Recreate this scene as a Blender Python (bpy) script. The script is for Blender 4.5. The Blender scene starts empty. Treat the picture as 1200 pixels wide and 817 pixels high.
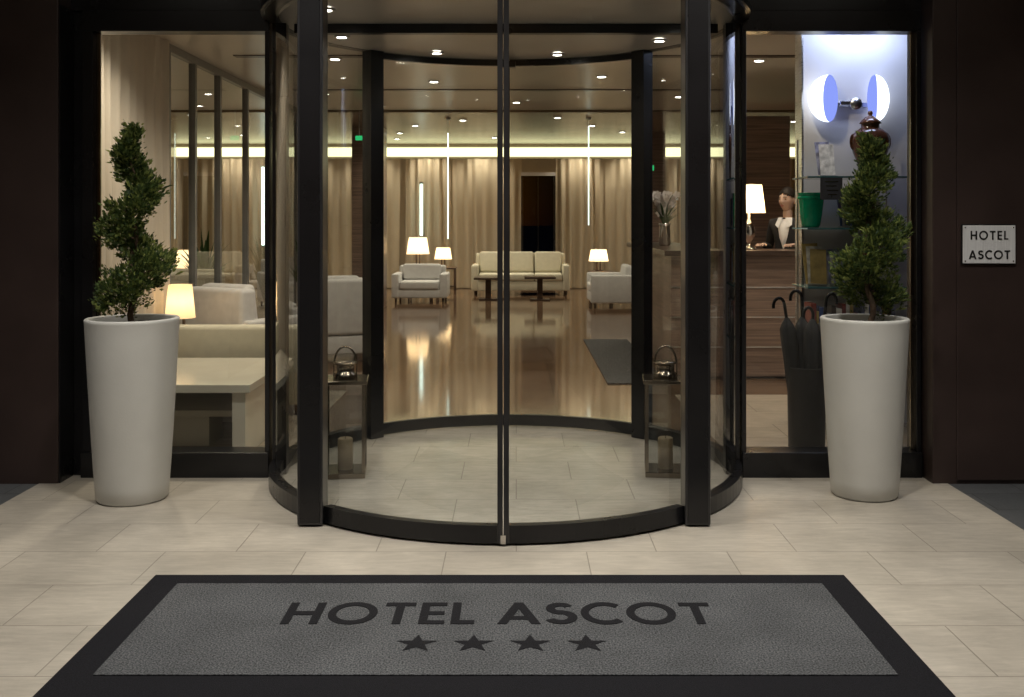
import bpy, bmesh, math, random
from mathutils import Vector, Matrix
random.seed(7)
C=bpy.context
R=math.radians
scene=C.scene
col=scene.collection

# ------------------------------------------------------------ materials
def nt(name):
    m=bpy.data.materials.new(name); m.use_nodes=True
    n=m.node_tree.nodes; l=m.node_tree.links
    n.clear()
    out=n.new('ShaderNodeOutputMaterial')
    return m,n,l,out
def pbr(name,c,rough=.5,metal=0,ns=8,na=.15,bump=0,bs=60,stretch=(1,1,1),rv=.1,spec=None):
    m,n,l,out=nt(name)
    b=n.new('ShaderNodeBsdfPrincipled'); l.new(b.outputs[0],out.inputs[0])
    tc=n.new('ShaderNodeTexCoord'); mp=n.new('ShaderNodeMapping'); mp.inputs['Scale'].default_value=stretch
    l.new(tc.outputs['Object'],mp.inputs[0])
    no=n.new('ShaderNodeTexNoise'); no.inputs['Scale'].default_value=ns; no.inputs['Detail'].default_value=6
    l.new(mp.outputs[0],no.inputs['Vector'])
    cr=n.new('ShaderNodeValToRGB')
    a=tuple(max(0,x*(1-na)) for x in c)+(1,); d=tuple(min(1,x*(1+na)) for x in c)+(1,)
    cr.color_ramp.elements[0].color=a; cr.color_ramp.elements[1].color=d
    cr.color_ramp.elements[0].position=.3; cr.color_ramp.elements[1].position=.7
    l.new(no.outputs[0],cr.inputs[0]); l.new(cr.outputs[0],b.inputs['Base Color'])
    mr=n.new('ShaderNodeMapRange'); mr.inputs[3].default_value=max(0,rough-rv*rough); mr.inputs[4].default_value=min(1,rough+rv*rough)
    l.new(no.outputs[0],mr.inputs[0]); l.new(mr.outputs[0],b.inputs['Roughness'])
    b.inputs['Metallic'].default_value=metal
    if spec is not None: b.inputs['Specular IOR Level'].default_value=spec
    if bump:
        n2=n.new('ShaderNodeTexNoise'); n2.inputs['Scale'].default_value=bs; n2.inputs['Detail'].default_value=4
        l.new(mp.outputs[0],n2.inputs['Vector'])
        bp=n.new('ShaderNodeBump'); bp.inputs['Strength'].default_value=bump; bp.inputs['Distance'].default_value=.01
        l.new(n2.outputs[0],bp.inputs['Height']); l.new(bp.outputs[0],b.inputs['Normal'])
    return m
def emis(name,c,s):
    m,n,l,out=nt(name)
    e=n.new('ShaderNodeEmission'); e.inputs[0].default_value=(*c,1); e.inputs[1].default_value=s
    l.new(e.outputs[0],out.inputs[0]); return m
def glassm(name,tint=(.93,.95,.94),base=.05,k=.85):
    m,n,l,out=nt(name)
    t=n.new('ShaderNodeBsdfTransparent'); t.inputs[0].default_value=(*tint,1)
    g=n.new('ShaderNodeBsdfGlossy'); g.inputs['Roughness'].default_value=0.0
    lw=n.new('ShaderNodeLayerWeight'); lw.inputs[0].default_value=.5
    p=n.new('ShaderNodeMath'); p.operation='POWER'; p.inputs[1].default_value=4
    q=n.new('ShaderNodeMath'); q.operation='MULTIPLY_ADD'; q.inputs[1].default_value=k; q.inputs[2].default_value=base
    l.new(lw.outputs['Facing'],p.inputs[0]); l.new(p.outputs[0],q.inputs[0])
    mx=n.new('ShaderNodeMixShader'); l.new(q.outputs[0],mx.inputs[0]); l.new(t.outputs[0],mx.inputs[1]); l.new(g.outputs[0],mx.inputs[2])
    l.new(mx.outputs[0],out.inputs[0]); return m
def sheer(name,c,transp=.12,em=0):
    m,n,l,out=nt(name)
    d=n.new('ShaderNodeBsdfDiffuse'); d.inputs[0].default_value=(*c,1)
    t=n.new('ShaderNodeBsdfTranslucent'); t.inputs[0].default_value=(*c,1)
    x=n.new('ShaderNodeBsdfTransparent')
    m1=n.new('ShaderNodeMixShader'); m1.inputs[0].default_value=.4
    m2=n.new('ShaderNodeMixShader'); m2.inputs[0].default_value=transp
    l.new(d.outputs[0],m1.inputs[1]); l.new(t.outputs[0],m1.inputs[2]); l.new(m1.outputs[0],m2.inputs[1]); l.new(x.outputs[0],m2.inputs[2])
    if em:
        e=n.new('ShaderNodeEmission'); e.inputs[0].default_value=(*c,1); e.inputs[1].default_value=em
        a=n.new('ShaderNodeAddShader'); l.new(m2.outputs[0],a.inputs[0]); l.new(e.outputs[0],a.inputs[1]); l.new(a.outputs[0],out.inputs[0])
    else: l.new(m2.outputs[0],out.inputs[0])
    return m
def tiles(name,c1,c2,mortar,bw,rh,rough,grain=(2,40,1),gs=3,ga=.25,rot=0,msize=.004,off=.5,bumpm=.3,rr=.25,blot=.12):
    m,n,l,out=nt(name)
    b=n.new('ShaderNodeBsdfPrincipled'); l.new(b.outputs[0],out.inputs[0])
    tc=n.new('ShaderNodeTexCoord')
    mr0=n.new('ShaderNodeMapping'); mr0.inputs['Rotation'].default_value=(0,0,rot); l.new(tc.outputs['Object'],mr0.inputs[0])
    br=n.new('ShaderNodeTexBrick'); br.inputs['Color1'].default_value=(*c1,1); br.inputs['Color2'].default_value=(*c2,1); br.inputs['Mortar'].default_value=(*mortar,1)
    br.inputs['Scale'].default_value=1; br.inputs['Brick Width'].default_value=bw; br.inputs['Row Height'].default_value=rh; br.inputs['Mortar Size'].default_value=msize
    br.inputs['Mortar Smooth'].default_value=.4; br.offset=off; br.inputs['Bias'].default_value=0
    l.new(mr0.outputs[0],br.inputs['Vector'])
    sh=n.new('ShaderNodeVectorMath'); sh.operation='MULTIPLY_ADD'; sh.inputs[1].default_value=(37,91,0)
    l.new(br.outputs['Color'],sh.inputs[0]); l.new(mr0.outputs[0],sh.inputs[2])
    mp=n.new('ShaderNodeMapping'); mp.inputs['Scale'].default_value=grain; l.new(sh.outputs[0],mp.inputs[0])
    no=n.new('ShaderNodeTexNoise'); no.inputs['Scale'].default_value=gs; no.inputs['Detail'].default_value=9; no.inputs['Roughness'].default_value=.7; no.inputs['Distortion'].default_value=.6; l.new(mp.outputs[0],no.inputs['Vector'])
    bl=n.new('ShaderNodeTexNoise'); bl.inputs['Scale'].default_value=1.9; bl.inputs['Detail'].default_value=9; bl.inputs['Roughness'].default_value=.62; l.new(mr0.outputs[0],bl.inputs['Vector'])
    m1=n.new('ShaderNodeMapRange'); m1.inputs[1].default_value=.3; m1.inputs[2].default_value=.7; m1.inputs[3].default_value=1-ga; m1.inputs[4].default_value=1+ga*.6; l.new(no.outputs[0],m1.inputs[0])
    m2=n.new('ShaderNodeMapRange'); m2.inputs[1].default_value=.3; m2.inputs[2].default_value=.7; m2.inputs[3].default_value=1-blot*1.3; m2.inputs[4].default_value=1+blot*.7; l.new(bl.outputs[0],m2.inputs[0])
    mm=n.new('ShaderNodeMath'); mm.operation='MULTIPLY'; l.new(m1.outputs[0],mm.inputs[0]); l.new(m2.outputs[0],mm.inputs[1])
    vm=n.new('ShaderNodeVectorMath'); vm.operation='SCALE'; l.new(br.outputs['Color'],vm.inputs[0]); l.new(mm.outputs[0],vm.inputs['Scale'])
    l.new(vm.outputs[0],b.inputs['Base Color'])
    r=n.new('ShaderNodeMapRange'); r.inputs[3].default_value=rough*(1-rr); r.inputs[4].default_value=rough*(1+rr); l.new(bl.outputs[0],r.inputs[0]); l.new(r.outputs[0],b.inputs['Roughness'])
    bp=n.new('ShaderNodeBump'); bp.inputs['Strength'].default_value=bumpm; bp.inputs['Distance'].default_value=.004; bp.invert=True
    l.new(br.outputs['Fac'],bp.inputs['Height']); l.new(bp.outputs[0],b.inputs['Normal'])
    return m

M={}
M['brown']=pbr('brown_panel',(.043,.028,.025),.40,ns=2.5,na=.22,bump=.05,bs=200)
M['black']=pbr('black_frame_metal',(.013,.013,.015),.28,metal=.3,ns=3,na=.2)
M['gunmetal']=pbr('dark_anodised_metal',(.045,.045,.048),.30,metal=.5,ns=4,na=.2)
M['greyframe']=pbr('grey_painted_frame',(.22,.22,.215),.4,ns=4,na=.1)
M['glass']=glassm('clear_glass',base=.06)
M['drumglass']=glassm('curved_glass',(.78,.80,.80),.10,.9)
M['trav']=tiles('travertine_paving',(.475,.435,.372),(.455,.415,.352),(.27,.24,.20),.61,.405,.34,grain=(3.2,17,1),gs=2.2,ga=.19,msize=.003,blot=.17)
M['grey_stone']=tiles('grey_stone_paving',(.10,.105,.11),(.08,.085,.09),(.04,.04,.04),.6,.3,.5,grain=(8,8,1),gs=6)
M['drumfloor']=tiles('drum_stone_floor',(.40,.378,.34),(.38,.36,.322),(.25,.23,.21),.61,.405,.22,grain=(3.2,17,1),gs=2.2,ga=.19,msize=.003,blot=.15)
M['asphalt']=pbr('asphalt',(.045,.045,.047),.85,ns=60,na=.4,bump=.4,bs=150)
M['kerb']=pbr('kerb_stone',(.25,.24,.22),.7,ns=20)
M['lobbyfloor']=tiles('polished_brown_floor',(.19,.115,.07),(.145,.088,.054),(.06,.04,.025),1.2,.3,.085,grain=(1,14,1),gs=2,ga=.35,rot=R(90),msize=.004,bumpm=.05,rr=.35)
M['beigefloor']=tiles('lounge_stone_floor',(.5,.43,.35),(.45,.39,.32),(.28,.23,.18),.9,.45,.2,grain=(3,14,1),gs=2,ga=.2,bumpm=.05)
M['ceil_cream']=pbr('cream_ceiling',(.50,.46,.41),.3,ns=1,na=.06)
M['ceil_brown']=pbr('brown_lacquer_ceiling',(.21,.155,.11),.26,ns=1.5,na=.15)
M['drumceil']=pbr('drum_ceiling',(.46,.42,.38),.32,metal=.2,ns=3,na=.08)
M['wood']=pbr('striped_wood',(.25,.175,.14),.35,ns=3,na=.4,stretch=(.6,.6,22))
M['woodd']=pbr('dark_wood',(.06,.035,.025),.3,ns=3,na=.4,stretch=(1,1,18))
M['white_wall']=pbr('white_plaster',(.66,.64,.65),.5,ns=5,na=.04)
M['beige_wall']=pbr('beige_plaster',(.50,.43,.34),.6,ns=5,na=.06)
M['pot']=pbr('white_matte_planter',(.60,.595,.565),.5,ns=4,na=.05,bump=.06,bs=120)
M['soil']=pbr('potting_soil',(.03,.02,.014),.95,ns=40,na=.5,bump=1,bs=90)
M['bark']=pbr('bark',(.10,.065,.04),.9,ns=30,na=.4,bump=.8,bs=80)
M['sofa_white']=pbr('white_upholstery',(.66,.65,.64),.75,ns=14,na=.06,bump=.15,bs=300)
M['sofa_cream']=pbr('cream_upholstery',(.60,.56,.44),.75,ns=14,na=.06,bump=.15,bs=300)
M['curtain']=sheer('sheer_curtain',(.70,.60,.45),.06)
M['curtainw']=sheer('white_sheer_curtain',(.82,.76,.67),.10)
M['shade']=sheer('lampshade_fabric',(.95,.76,.50),.0,em=1.0)
M['shade2']=sheer('beige_lampshade_fabric',(.95,.78,.52),.0,em=.30)
M['lamp_e']=emis('downlight_lens',(1,.94,.82),28)
M['strip']=emis('cove_led',(1,.94,.52),2.6)
M['tube']=emis('reflection_streak_glow',(.82,1,.88),3.5)  # glow for the modelled reflection streaks, not for lamps
M['logo']=emis('illuminated_sign_face',(.84,.90,1),2.6)
M['logoblue']=emis('blue_sign_face',(.28,.36,1),1.1)
M['exit']=emis('exit_sign_face',(.05,.8,.25),.9)
M['steel']=pbr('brushed_steel',(.62,.62,.62),.28,metal=1,ns=6,na=.08,stretch=(1,1,60))
M['plate']=pbr('satin_steel_plate',(.76,.77,.78),.5,metal=.0,ns=5,na=.10,stretch=(60,1,1))
M['brass']=pbr('bronzed_steel',(.25,.215,.175),.22,metal=1,ns=5,na=.2)
M['chrome']=pbr('chrome',(.7,.68,.66),.12,metal=1)
M['candle']=pbr('candle_wax',(.38,.29,.18),.5)
M['matborder']=pbr('mat_border_rubber_pile',(.013,.013,.017),.95,ns=300,na=.6,bump=.8,bs=420,spec=.2)
M['matink']=pbr('mat_dark_lettering',(.012,.012,.015),.95,ns=300,na=.6,bump=.6,bs=420,spec=.2)
M['rug']=pbr('grey_rug',(.085,.083,.085),.95,ns=60,na=.5,bump=.5,bs=200)
M['ink']=pbr('black_lettering',(.012,.012,.012),.5)
M['green_gl']=pbr('green_glass_vase',(.0,.38,.20),.08,ns=6,na=.3)
M['urn']=pbr('brown_glazed_urn',(.085,.032,.02),.18,ns=9,na=.6)
M['black_fab']=pbr('black_fabric',(.014,.014,.018),.6,ns=30,na=.4)
M['black_suit']=pbr('black_jacket',(.012,.012,.015),.8,ns=60,na=.3)
M['blouse']=pbr('white_blouse',(.7,.69,.7),.7)
M['skin']=pbr('skin',(.50,.34,.27),.5,ns=20,na=.06)
M['lips']=pbr('lips',(.35,.07,.06),.4)
M['hair']=pbr('dark_hair',(.012,.009,.008),.6,ns=40,na=.5,stretch=(1,1,.2),spec=.2)
M['eye']=pbr('eye_dark',(.01,.008,.006),.2)
M['petal']=pbr('white_petals',(.78,.74,.76),.5,ns=20,na=.1)
M['leafg']=pbr('green_leaves',(.035,.10,.02),.45,ns=20,na=.4)
M['paper']=pbr('printed_paper',(.28,.29,.42),.4,ns=18,na=.8)
M['paperw']=pbr('white_paper',(.6,.58,.55),.4,ns=22,na=.5)
M['bookr']=pbr('book_cover_red',(.25,.05,.04),.4,ns=12,na=.4)
M['booky']=pbr('book_cover_ochre',(.42,.30,.10),.4,ns=12,na=.4)
M['bookb']=pbr('book_cover_blue',(.04,.08,.25),.4,ns=12,na=.4)
M['tablew']=pbr('white_lacquer',(.64,.60,.50),.2,ns=4,na=.04)
M['night']=pbr('dark_window_glass',(.0012,.0016,.005),.9,spec=.0)
M['shelfglass']=pbr('shelf_glass_edge',(.05,.14,.16),.08)
def matgrey():
    m,n,l,out=nt('mat_grey_pile')
    b=n.new('ShaderNodeBsdfPrincipled'); b.inputs['Roughness'].default_value=.95; b.inputs['Specular IOR Level'].default_value=.2; l.new(b.outputs[0],out.inputs[0])
    tc=n.new('ShaderNodeTexCoord')
    a=n.new('ShaderNodeTexNoise'); a.inputs['Scale'].default_value=165; a.inputs['Detail'].default_value=3
    w=n.new('ShaderNodeTexNoise'); w.inputs['Scale'].default_value=3; w.inputs['Detail'].default_value=6
    for x in (a,w): l.new(tc.outputs['Object'],x.inputs['Vector'])
    cr=n.new('ShaderNodeValToRGB'); cr.color_ramp.elements[0].color=(.028,.030,.034,1); cr.color_ramp.elements[1].color=(.145,.15,.158,1)
    cr.color_ramp.elements[0].position=.36; cr.color_ramp.elements[1].position=.66
    l.new(a.outputs[0],cr.inputs[0])
    mr=n.new('ShaderNodeMapRange'); mr.inputs[1].default_value=.3; mr.inputs[2].default_value=.7; mr.inputs[3].default_value=.78; mr.inputs[4].default_value=1.15; l.new(w.outputs[0],mr.inputs[0])
    vm=n.new('ShaderNodeVectorMath'); vm.operation='SCALE'; l.new(cr.outputs[0],vm.inputs[0]); l.new(mr.outputs[0],vm.inputs['Scale']); l.new(vm.outputs[0],b.inputs['Base Color'])
    bp=n.new('ShaderNodeBump'); bp.inputs['Strength'].default_value=.8; bp.inputs['Distance'].default_value=.004; l.new(a.outputs[0],bp.inputs['Height']); l.new(bp.outputs[0],b.inputs['Normal'])
    return m
M['matgrey']=matgrey()
def foliage():
    m,n,l,out=nt('cypress_foliage')
    b=n.new('ShaderNodeBsdfPrincipled'); b.inputs['Roughness'].default_value=.6
    ge=n.new('ShaderNodeNewGeometry')
    cr=n.new('ShaderNodeValToRGB'); e=cr.color_ramp.elements
    e[0].color=(.026,.055,.018,1); e[1].color=(.33,.38,.10,1); x=e.new(.55); x.color=(.115,.175,.045,1)
    l.new(ge.outputs['Random Per Island'],cr.inputs[0]); l.new(cr.outputs[0],b.inputs['Base Color'])
    t=n.new('ShaderNodeBsdfTranslucent'); l.new(cr.outputs[0],t.inputs[0])
    mx=n.new('ShaderNodeMixShader'); mx.inputs[0].default_value=.3; l.new(b.outputs[0],mx.inputs[1]); l.new(t.outputs[0],mx.inputs[2]); l.new(mx.outputs[0],out.inputs[0])
    return m
M['fol']=foliage()

# ------------------------------------------------------------ helpers
def grp(name,loc=(0,0,0),rz=0):
    o=bpy.data.objects.new(name,None); o.empty_display_size=.2; o.location=loc; o.rotation_euler=(0,0,rz); col.objects.link(o); return o
def fin(bm,name,mat,parent=None,smooth=False,loc=None):
    me=bpy.data.meshes.new(name); bm.to_mesh(me); bm.free()
    if mat: me.materials.append(M[mat] if isinstance(mat,str) else mat)
    if smooth:
        for p in me.polygons: p.use_smooth=True
    o=bpy.data.objects.new(name,me); col.objects.link(o)
    if loc: o.location=loc
    if parent: o.parent=parent
    return o
def box(name,x0,x1,y0,y1,z0,z1,mat,parent=None,bev=0,seg=2):
    bm=bmesh.new(); bmesh.ops.create_cube(bm,size=1)
    for v in bm.verts: v.co=Vector(((x0+x1)/2+v.co.x*(x1-x0),(y0+y1)/2+v.co.y*(y1-y0),(z0+z1)/2+v.co.z*(z1-z0)))
    if bev: bmesh.ops.bevel(bm,geom=bm.edges[:],offset=bev,segments=seg,affect='EDGES',profile=.5)
    o=fin(bm,name,mat,parent,smooth=False)
    if bev and seg>2:
        for p in o.data.polygons: p.use_smooth=True
    return o
def lathe(name,prof,mat,parent=None,loc=(0,0,0),n=48,smooth=True):
    bm=bmesh.new(); rings=[]
    for r,z in prof:
        if r<1e-5: rings.append([bm.verts.new((0,0,z))])
        else: rings.append([bm.verts.new((r*math.cos(2*math.pi*i/n),r*math.sin(2*math.pi*i/n),z)) for i in range(n)])
    for a,b in zip(rings,rings[1:]):
        for i in range(n):
            j=(i+1)%n
            if len(a)==1 and len(b)==1: continue
            if len(a)==1: bm.faces.new((a[0],b[j],b[i]))
            elif len(b)==1: bm.faces.new((a[i],a[j],b[0]))
            else: bm.faces.new((a[i],a[j],b[j],b[i]))
    bmesh.ops.recalc_face_normals(bm,faces=bm.faces)
    o=fin(bm,name,mat,parent,smooth); o.location=loc; return o
def arc(name,cx,cy,ri,ro,a0,a1,z0,z1,mat,parent=None,n=None):
    # angle measured from the street side (-Y), positive towards +X
    n=n or max(2,int(abs(a1-a0)/2.5)); bm=bmesh.new(); S=[]
    for i in range(n+1):
        t=R(a0+(a1-a0)*i/n); s,c=math.sin(t),math.cos(t)
        S.append([bm.verts.new((cx+r*s,cy-r*c,z)) for r,z in ((ri,z0),(ro,z0),(ro,z1),(ri,z1))])
    for a,b in zip(S,S[1:]):
        for k in range(4): bm.faces.new((a[k],a[(k+1)%4],b[(k+1)%4],b[k]))
    if abs(a1-a0)<359.9:
        bm.faces.new(S[0]); bm.faces.new(S[-1][::-1])
    bmesh.ops.remove_doubles(bm,verts=bm.verts,dist=1e-5)
    bmesh.ops.recalc_face_normals(bm,faces=bm.faces)
    return fin(bm,name,mat,parent)
def arcsheet(name,cx,cy,r,a0,a1,z0,z1,mat,parent=None):
    n=max(8,int(abs(a1-a0)/1.5)); bm=bmesh.new(); S=[]
    for i in range(n+1):
        t=R(a0+(a1-a0)*i/n)
        S.append([bm.verts.new((cx+r*math.sin(t),cy-r*math.cos(t),z)) for z in (z0,z1)])
    for a,b in zip(S,S[1:]): bm.faces.new((a[0],b[0],b[1],a[1]))
    return fin(bm,name,mat,parent,smooth=True)
def disc(name,cx,cy,z,r,mat,parent=None,n=64):
    bm=bmesh.new(); bmesh.ops.create_circle(bm,cap_ends=True,segments=n,radius=r)
    for v in bm.verts: v.co+=Vector((cx,cy,z))
    return fin(bm,name,mat,parent)
def sheet(name,pts,mat,parent=None):
    bm=bmesh.new(); bm.faces.new([bm.verts.new(p) for p in pts]); return fin(bm,name,mat,parent)
def tube(name,pts,r,mat,parent=None,n=8,closed=False):
    cu=bpy.data.curves.new(name,'CURVE'); cu.dimensions='3D'; s=cu.splines.new('POLY'); s.points.add(len(pts)-1)
    for i,p in enumerate(pts):
        s.points[i].co=(*p,1)
        if isinstance(r,(list,tuple)): s.points[i].radius=r[i]
    s.use_cyclic_u=closed
    cu.bevel_depth=1 if isinstance(r,(list,tuple)) else r; cu.bevel_resolution=2; cu.use_fill_caps=True
    cu.materials.append(M[mat]); o=bpy.data.objects.new(name,cu); col.objects.link(o)
    if parent: o.parent=parent
    return o
def curtain(name,p0,p1,z0,z1,mat,parent=None,wl=.14,amp=.05):
    p0=Vector((*p0,0)); p1=Vector((*p1,0)); d=p1-p0; L=d.length; u=d/L; w=Vector((-u.y,u.x,0))
    n=int(L/wl*9); bm=bmesh.new(); prev=None; ph=0
    for i in range(n+1):
        s=L*i/n; ph+=(L/n)/wl*2*math.pi*random.uniform(.75,1.25)
        a=amp*(.75+.4*math.sin(s*2.3))
        col_=[]
        for k in range(5):
            f=k/4; q=p0+u*(s+.02*math.sin(ph*.31+f*2))+w*(a*math.sin(ph+.25*f)*(1.1-.35*f)); col_.append(bm.verts.new((q.x,q.y,z0+(z1-z0)*f)))
        if prev:
            for k in range(4): bm.faces.new((prev[k],col_[k],col_[k+1],prev[k+1]))
        prev=col_
    return fin(bm,name,mat,parent,smooth=True)
WARM=(1,.865,.67)
def spot(name,loc,e,color=WARM,size=100,blend=.8,r=.05,parent=None,rot=(0,0,0)):
    l=bpy.data.lights.new(name,'SPOT'); l.energy=e; l.color=color; l.spot_size=R(size); l.spot_blend=blend; l.shadow_soft_size=r
    o=bpy.data.objects.new(name,l); o.location=loc; o.rotation_euler=rot; col.objects.link(o)
    if parent: o.parent=parent
    return o
def point(name,loc,e,color=(1,.78,.52),r=.05,parent=None):
    l=bpy.data.lights.new(name,'POINT'); l.energy=e; l.color=color; l.shadow_soft_size=r
    o=bpy.data.objects.new(name,l); o.location=loc; col.objects.link(o)
    if parent: o.parent=parent
    return o
def downlight(x,y,z,e,size=110,r=.045,color=WARM,parent=None):
    g=grp('ceiling_downlight')
    arc('trim_ring',x,y,r,r+.018,0,360,z-.012,z-.001,'steel',g,n=24)
    disc('lens',x,y,z-.008,r,'lamp_e',g,n=20)
    if e: spot('bulb',(x,y,z-.03),e,color,size,.8,r,g)
    if parent: g.parent=parent
    return g

# ------------------------------------------------------------ lettering
SW=.185
def circ(cx,cy,r,a0=0,a1=360,n=40,rx=1):
    return [(cx+rx*r*math.cos(R(a0+(a1-a0)*i/n)),cy+r*math.sin(R(a0+(a1-a0)*i/n))) for i in range(n+ (0 if abs(a1-a0)==360 else 1))]
def glyph(ch):
    w=SW
    if ch=='H': return .78,[[(0,0),(w,0),(w,.41),(.78-w,.41),(.78-w,0),(.78,0),(.78,1),(.78-w,1),(.78-w,.59),(w,.59),(w,1),(0,1)]]
    if ch=='T': return .66,[[(.33-w/2,0),(.33+w/2,0),(.33+w/2,.83),(.66,.83),(.66,1),(0,1),(0,.83),(.33-w/2,.83)]]
    if ch=='E': return .55,[[(0,0),(.55,0),(.55,.16),(w,.16),(w,.42),(.52,.42),(.52,.58),(w,.58),(w,.84),(.55,.84),(.55,1),(0,1)]]
    if ch=='L': return .50,[[(0,0),(.5,0),(.5,.17),(w,.17),(w,1),(0,1)]]
    if ch=='A': return .92,[[(0,0),(.20,0),(.275,.2),(.645,.2),(.72,0),(.92,0),(.555,1),(.365,1)],[(.335,.355),(.46,.70),(.585,.355)]]
    if ch=='O': return 1.06,[circ(.53,.5,.52,rx=1.02),circ(.53,.5,.345,rx=1.02)]
    if ch=='C': return .86,[circ(.53,.5,.52,48,312)+circ(.53,.5,.345,312,48)]
    if ch=='S':
        h=.088
        def side(s):
            return circ(.3,.7225,.1875+s*h,25,270,24,1.1)+circ(.3,.3125,.2225-s*h,90,-155,24,1.15)[1:]
        return .60,[side(1)+side(-1)[::-1]]
    return .22,[]
def lettering(name,text,width,height,mat,parent,loc,rot,gap=.13):
    cu=bpy.data.curves.new(name,'CURVE'); cu.dimensions='2D'; cu.fill_mode='BOTH'
    x=0; out=[]
    for ch in text:
        adv,polys=glyph(ch)
        for p in polys: out.append([(x+a,b) for a,b in p])
        x+=adv+gap
    tot=x-gap; sx=width/tot
    for p in out:
        s=cu.splines.new('POLY'); s.points.add(len(p)-1); s.use_cyclic_u=True
        for i,(a,b) in enumerate(p): s.points[i].co=((a-tot/2)*sx,(b-.5)*height,0,1)
    cu.extrude=.0006; cu.materials.append(M[mat])
    o=bpy.data.objects.new(name,cu); col.objects.link(o); o.location=loc; o.rotation_euler=rot; o.parent=parent; return o

# ------------------------------------------------------------ ground
box('asphalt_road',-150,150,-200,-3.2,-.35,-.13,'asphalt')
box('kerb',-60,60,-3.2,-3.0,-.3,0,'kerb',bev=.01)
box('travertine_pavement',-2.61,2.36,-3.0,5.95,-.3,0,'trav')
box('grey_stone_pavement',-60,-2.612,-3.0,5.62,-.3,-.002,'grey_stone')
box('grey_stone_pavement',2.362,60,-3.0,5.62,-.3,-.002,'grey_stone')
box('lobby_floor',-3.0,6.0,5.95,22.3,-.3,0,'lobbyfloor')
box('lounge_floor',-7,-3.002,5.95,22.3,-.3,0,'beigefloor')
box('lounge_floor',-2.99,-1.42,5.97,8.6,0.0,.004,'beigefloor')
box('reception_entry_floor',1.3,3.9,5.97,8.4,0.0,.004,'beigefloor')

# ------------------------------------------------------------ hotel building
H=grp('hotel_building')
box('wall_panel',-14,-2.506,5.6,5.97,-.01,4.6,'brown',H,bev=.004)
box('wall_panel',2.277,14,5.6,5.97,-.01,4.6,'brown',H,bev=.004)
box('raised_wall_panel',2.405,13.9,5.588,5.6,.02,4.5,'brown',H,bev=.003)
box('reveal_dark_strip',-2.505,-2.497,5.606,5.779,0.001,2.619,'black',H)  # thin black strip laid on the left return to make it dark
box('header',-2.505,2.276,5.76,5.97,2.62,4.6,'black',H)
def window(x0,x1,jl,jr):
    g=grp('shop_window'); g.parent=H
    box('jamb',x0-jl,x0,5.74,5.86,.14,2.5,'black',g,bev=.003)
    box('jamb',x1,x1+jr,5.74,5.86,.14,2.5,'black',g,bev=.003)
    box('head',x0-jl,x1+jr,5.74,5.86,2.5,2.618,'black',g,bev=.003)
    box('base',x0-jl,x1+jr,5.72,5.88,0.0,.14,'black',g,bev=.003)
    sheet('pane',[(x0,5.8,.14),(x1,5.8,.14),(x1,5.8,2.5),(x0,5.8,2.5)],'glass',g)
    return g
g=window(-2.375,-1.41,.06,.025); box('bead',-2.375,-2.35,5.785,5.799,.141,2.499,'brass',g)
g=window(1.29,2.245,.025,.025); box('bead',2.228,2.245,5.785,5.799,.141,2.499,'brass',g)
box('jamb_filler',-2.496,-2.437,5.78,5.95,0,2.618,'black',H)
cz=3.5
box('canopy',-4.5,4.5,1.5,5.58,cz,cz+.25,'black',H)
box('ceiling_front',-6.9,5.9,5.98,14.2,2.95,3.1,'ceil_cream',H)
box('ceiling_rear',-6.9,5.9,14.2,20.4,2.92,3.1,'ceil_brown',H)
box('ceiling_back',-6.9,5.9,20.4,22.2,3.05,3.2,'ceil_cream',H)
box('cove_fascia',-6.9,5.9,20.4,20.46,2.64,2.92,'beige_wall',H)
box('back_wall',-6.9,5.9,22.0,22.2,0,3.05,'beige_wall',H)
box('side_wall',-7.0,-6.9,5.98,22.2,0,3.1,'beige_wall',H)
box('side_wall',5.9,6.0,5.98,22.2,0,3.1,'wood',H)
box('curtain_backing_wall',-3.25,-3.12,5.98,8.75,0,2.95,'beige_wall',H)
cv=grp('cove_light'); box('led_band',-6.8,5.8,20.37,20.398,2.68,2.86,'strip',cv)
for x0,x1,y0,y1 in((-2.6,2.6,9.4,9.52),(-2.6,2.6,11.9,12.02)):
    box('ceiling_slot',x0,x1,y0,y1,2.942,2.9495,'woodd',H)
box('wood_column',-2.65,-2.15,16.5,17.0,0,2.919,'wood',H)
box('wood_column',2.05,2.55,17.5,18.0,0,2.919,'wood',H)
box('reception_back_wall',2.72,3.34,12.5,12.7,0,2.70,'wood',H)
box('reception_back_wall',3.6,5.89,12.5,12.7,0,2.949,'woodd',H)
bw=grp('garden_window')
box('dark_pane',.14,.76,20.95,20.98,.02,2.32,'night',bw)
box('frame_head',.10,.80,20.92,21.01,2.321,2.39,'white_wall',bw)
box('frame_jamb',.10,.139,20.92,21.01,0,2.32,'black',bw)
box('frame_jamb',.761,.80,20.92,21.01,0,2.32,'black',bw)
box('mullion',.44,.455,20.93,20.949,.02,2.32,'black',bw)
for a,b in((-6.8,-5.2),(-4.9,-2.4),(-2.3,.10),(.80,3.0),(3.1,5.8)):
    curtain('sheer_curtain',(a,21.1),(b,21.1),.02,2.98,'curtain',wl=.2,amp=.05)
for x,z0,z1,y in((-5.15,.9,2.5,20.8),(-4.98,.9,2.5,20.8),(-1.93,1.1,2.15,20.8)):  # reflections of LED tubes, built as glowing bars at the back curtains
    g=grp('wall_reflection_streak'); box('tube',x-.03,x+.03,y,y+.04,z0,z1,'tube',g,bev=.01); box('streak_end',x-.035,x+.035,y-.005,y+.045,z1+.001,z1+.04,'steel',g); box('streak_end',x-.035,x+.035,y-.005,y+.045,z0-.04,z0-.001,'steel',g)
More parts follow.
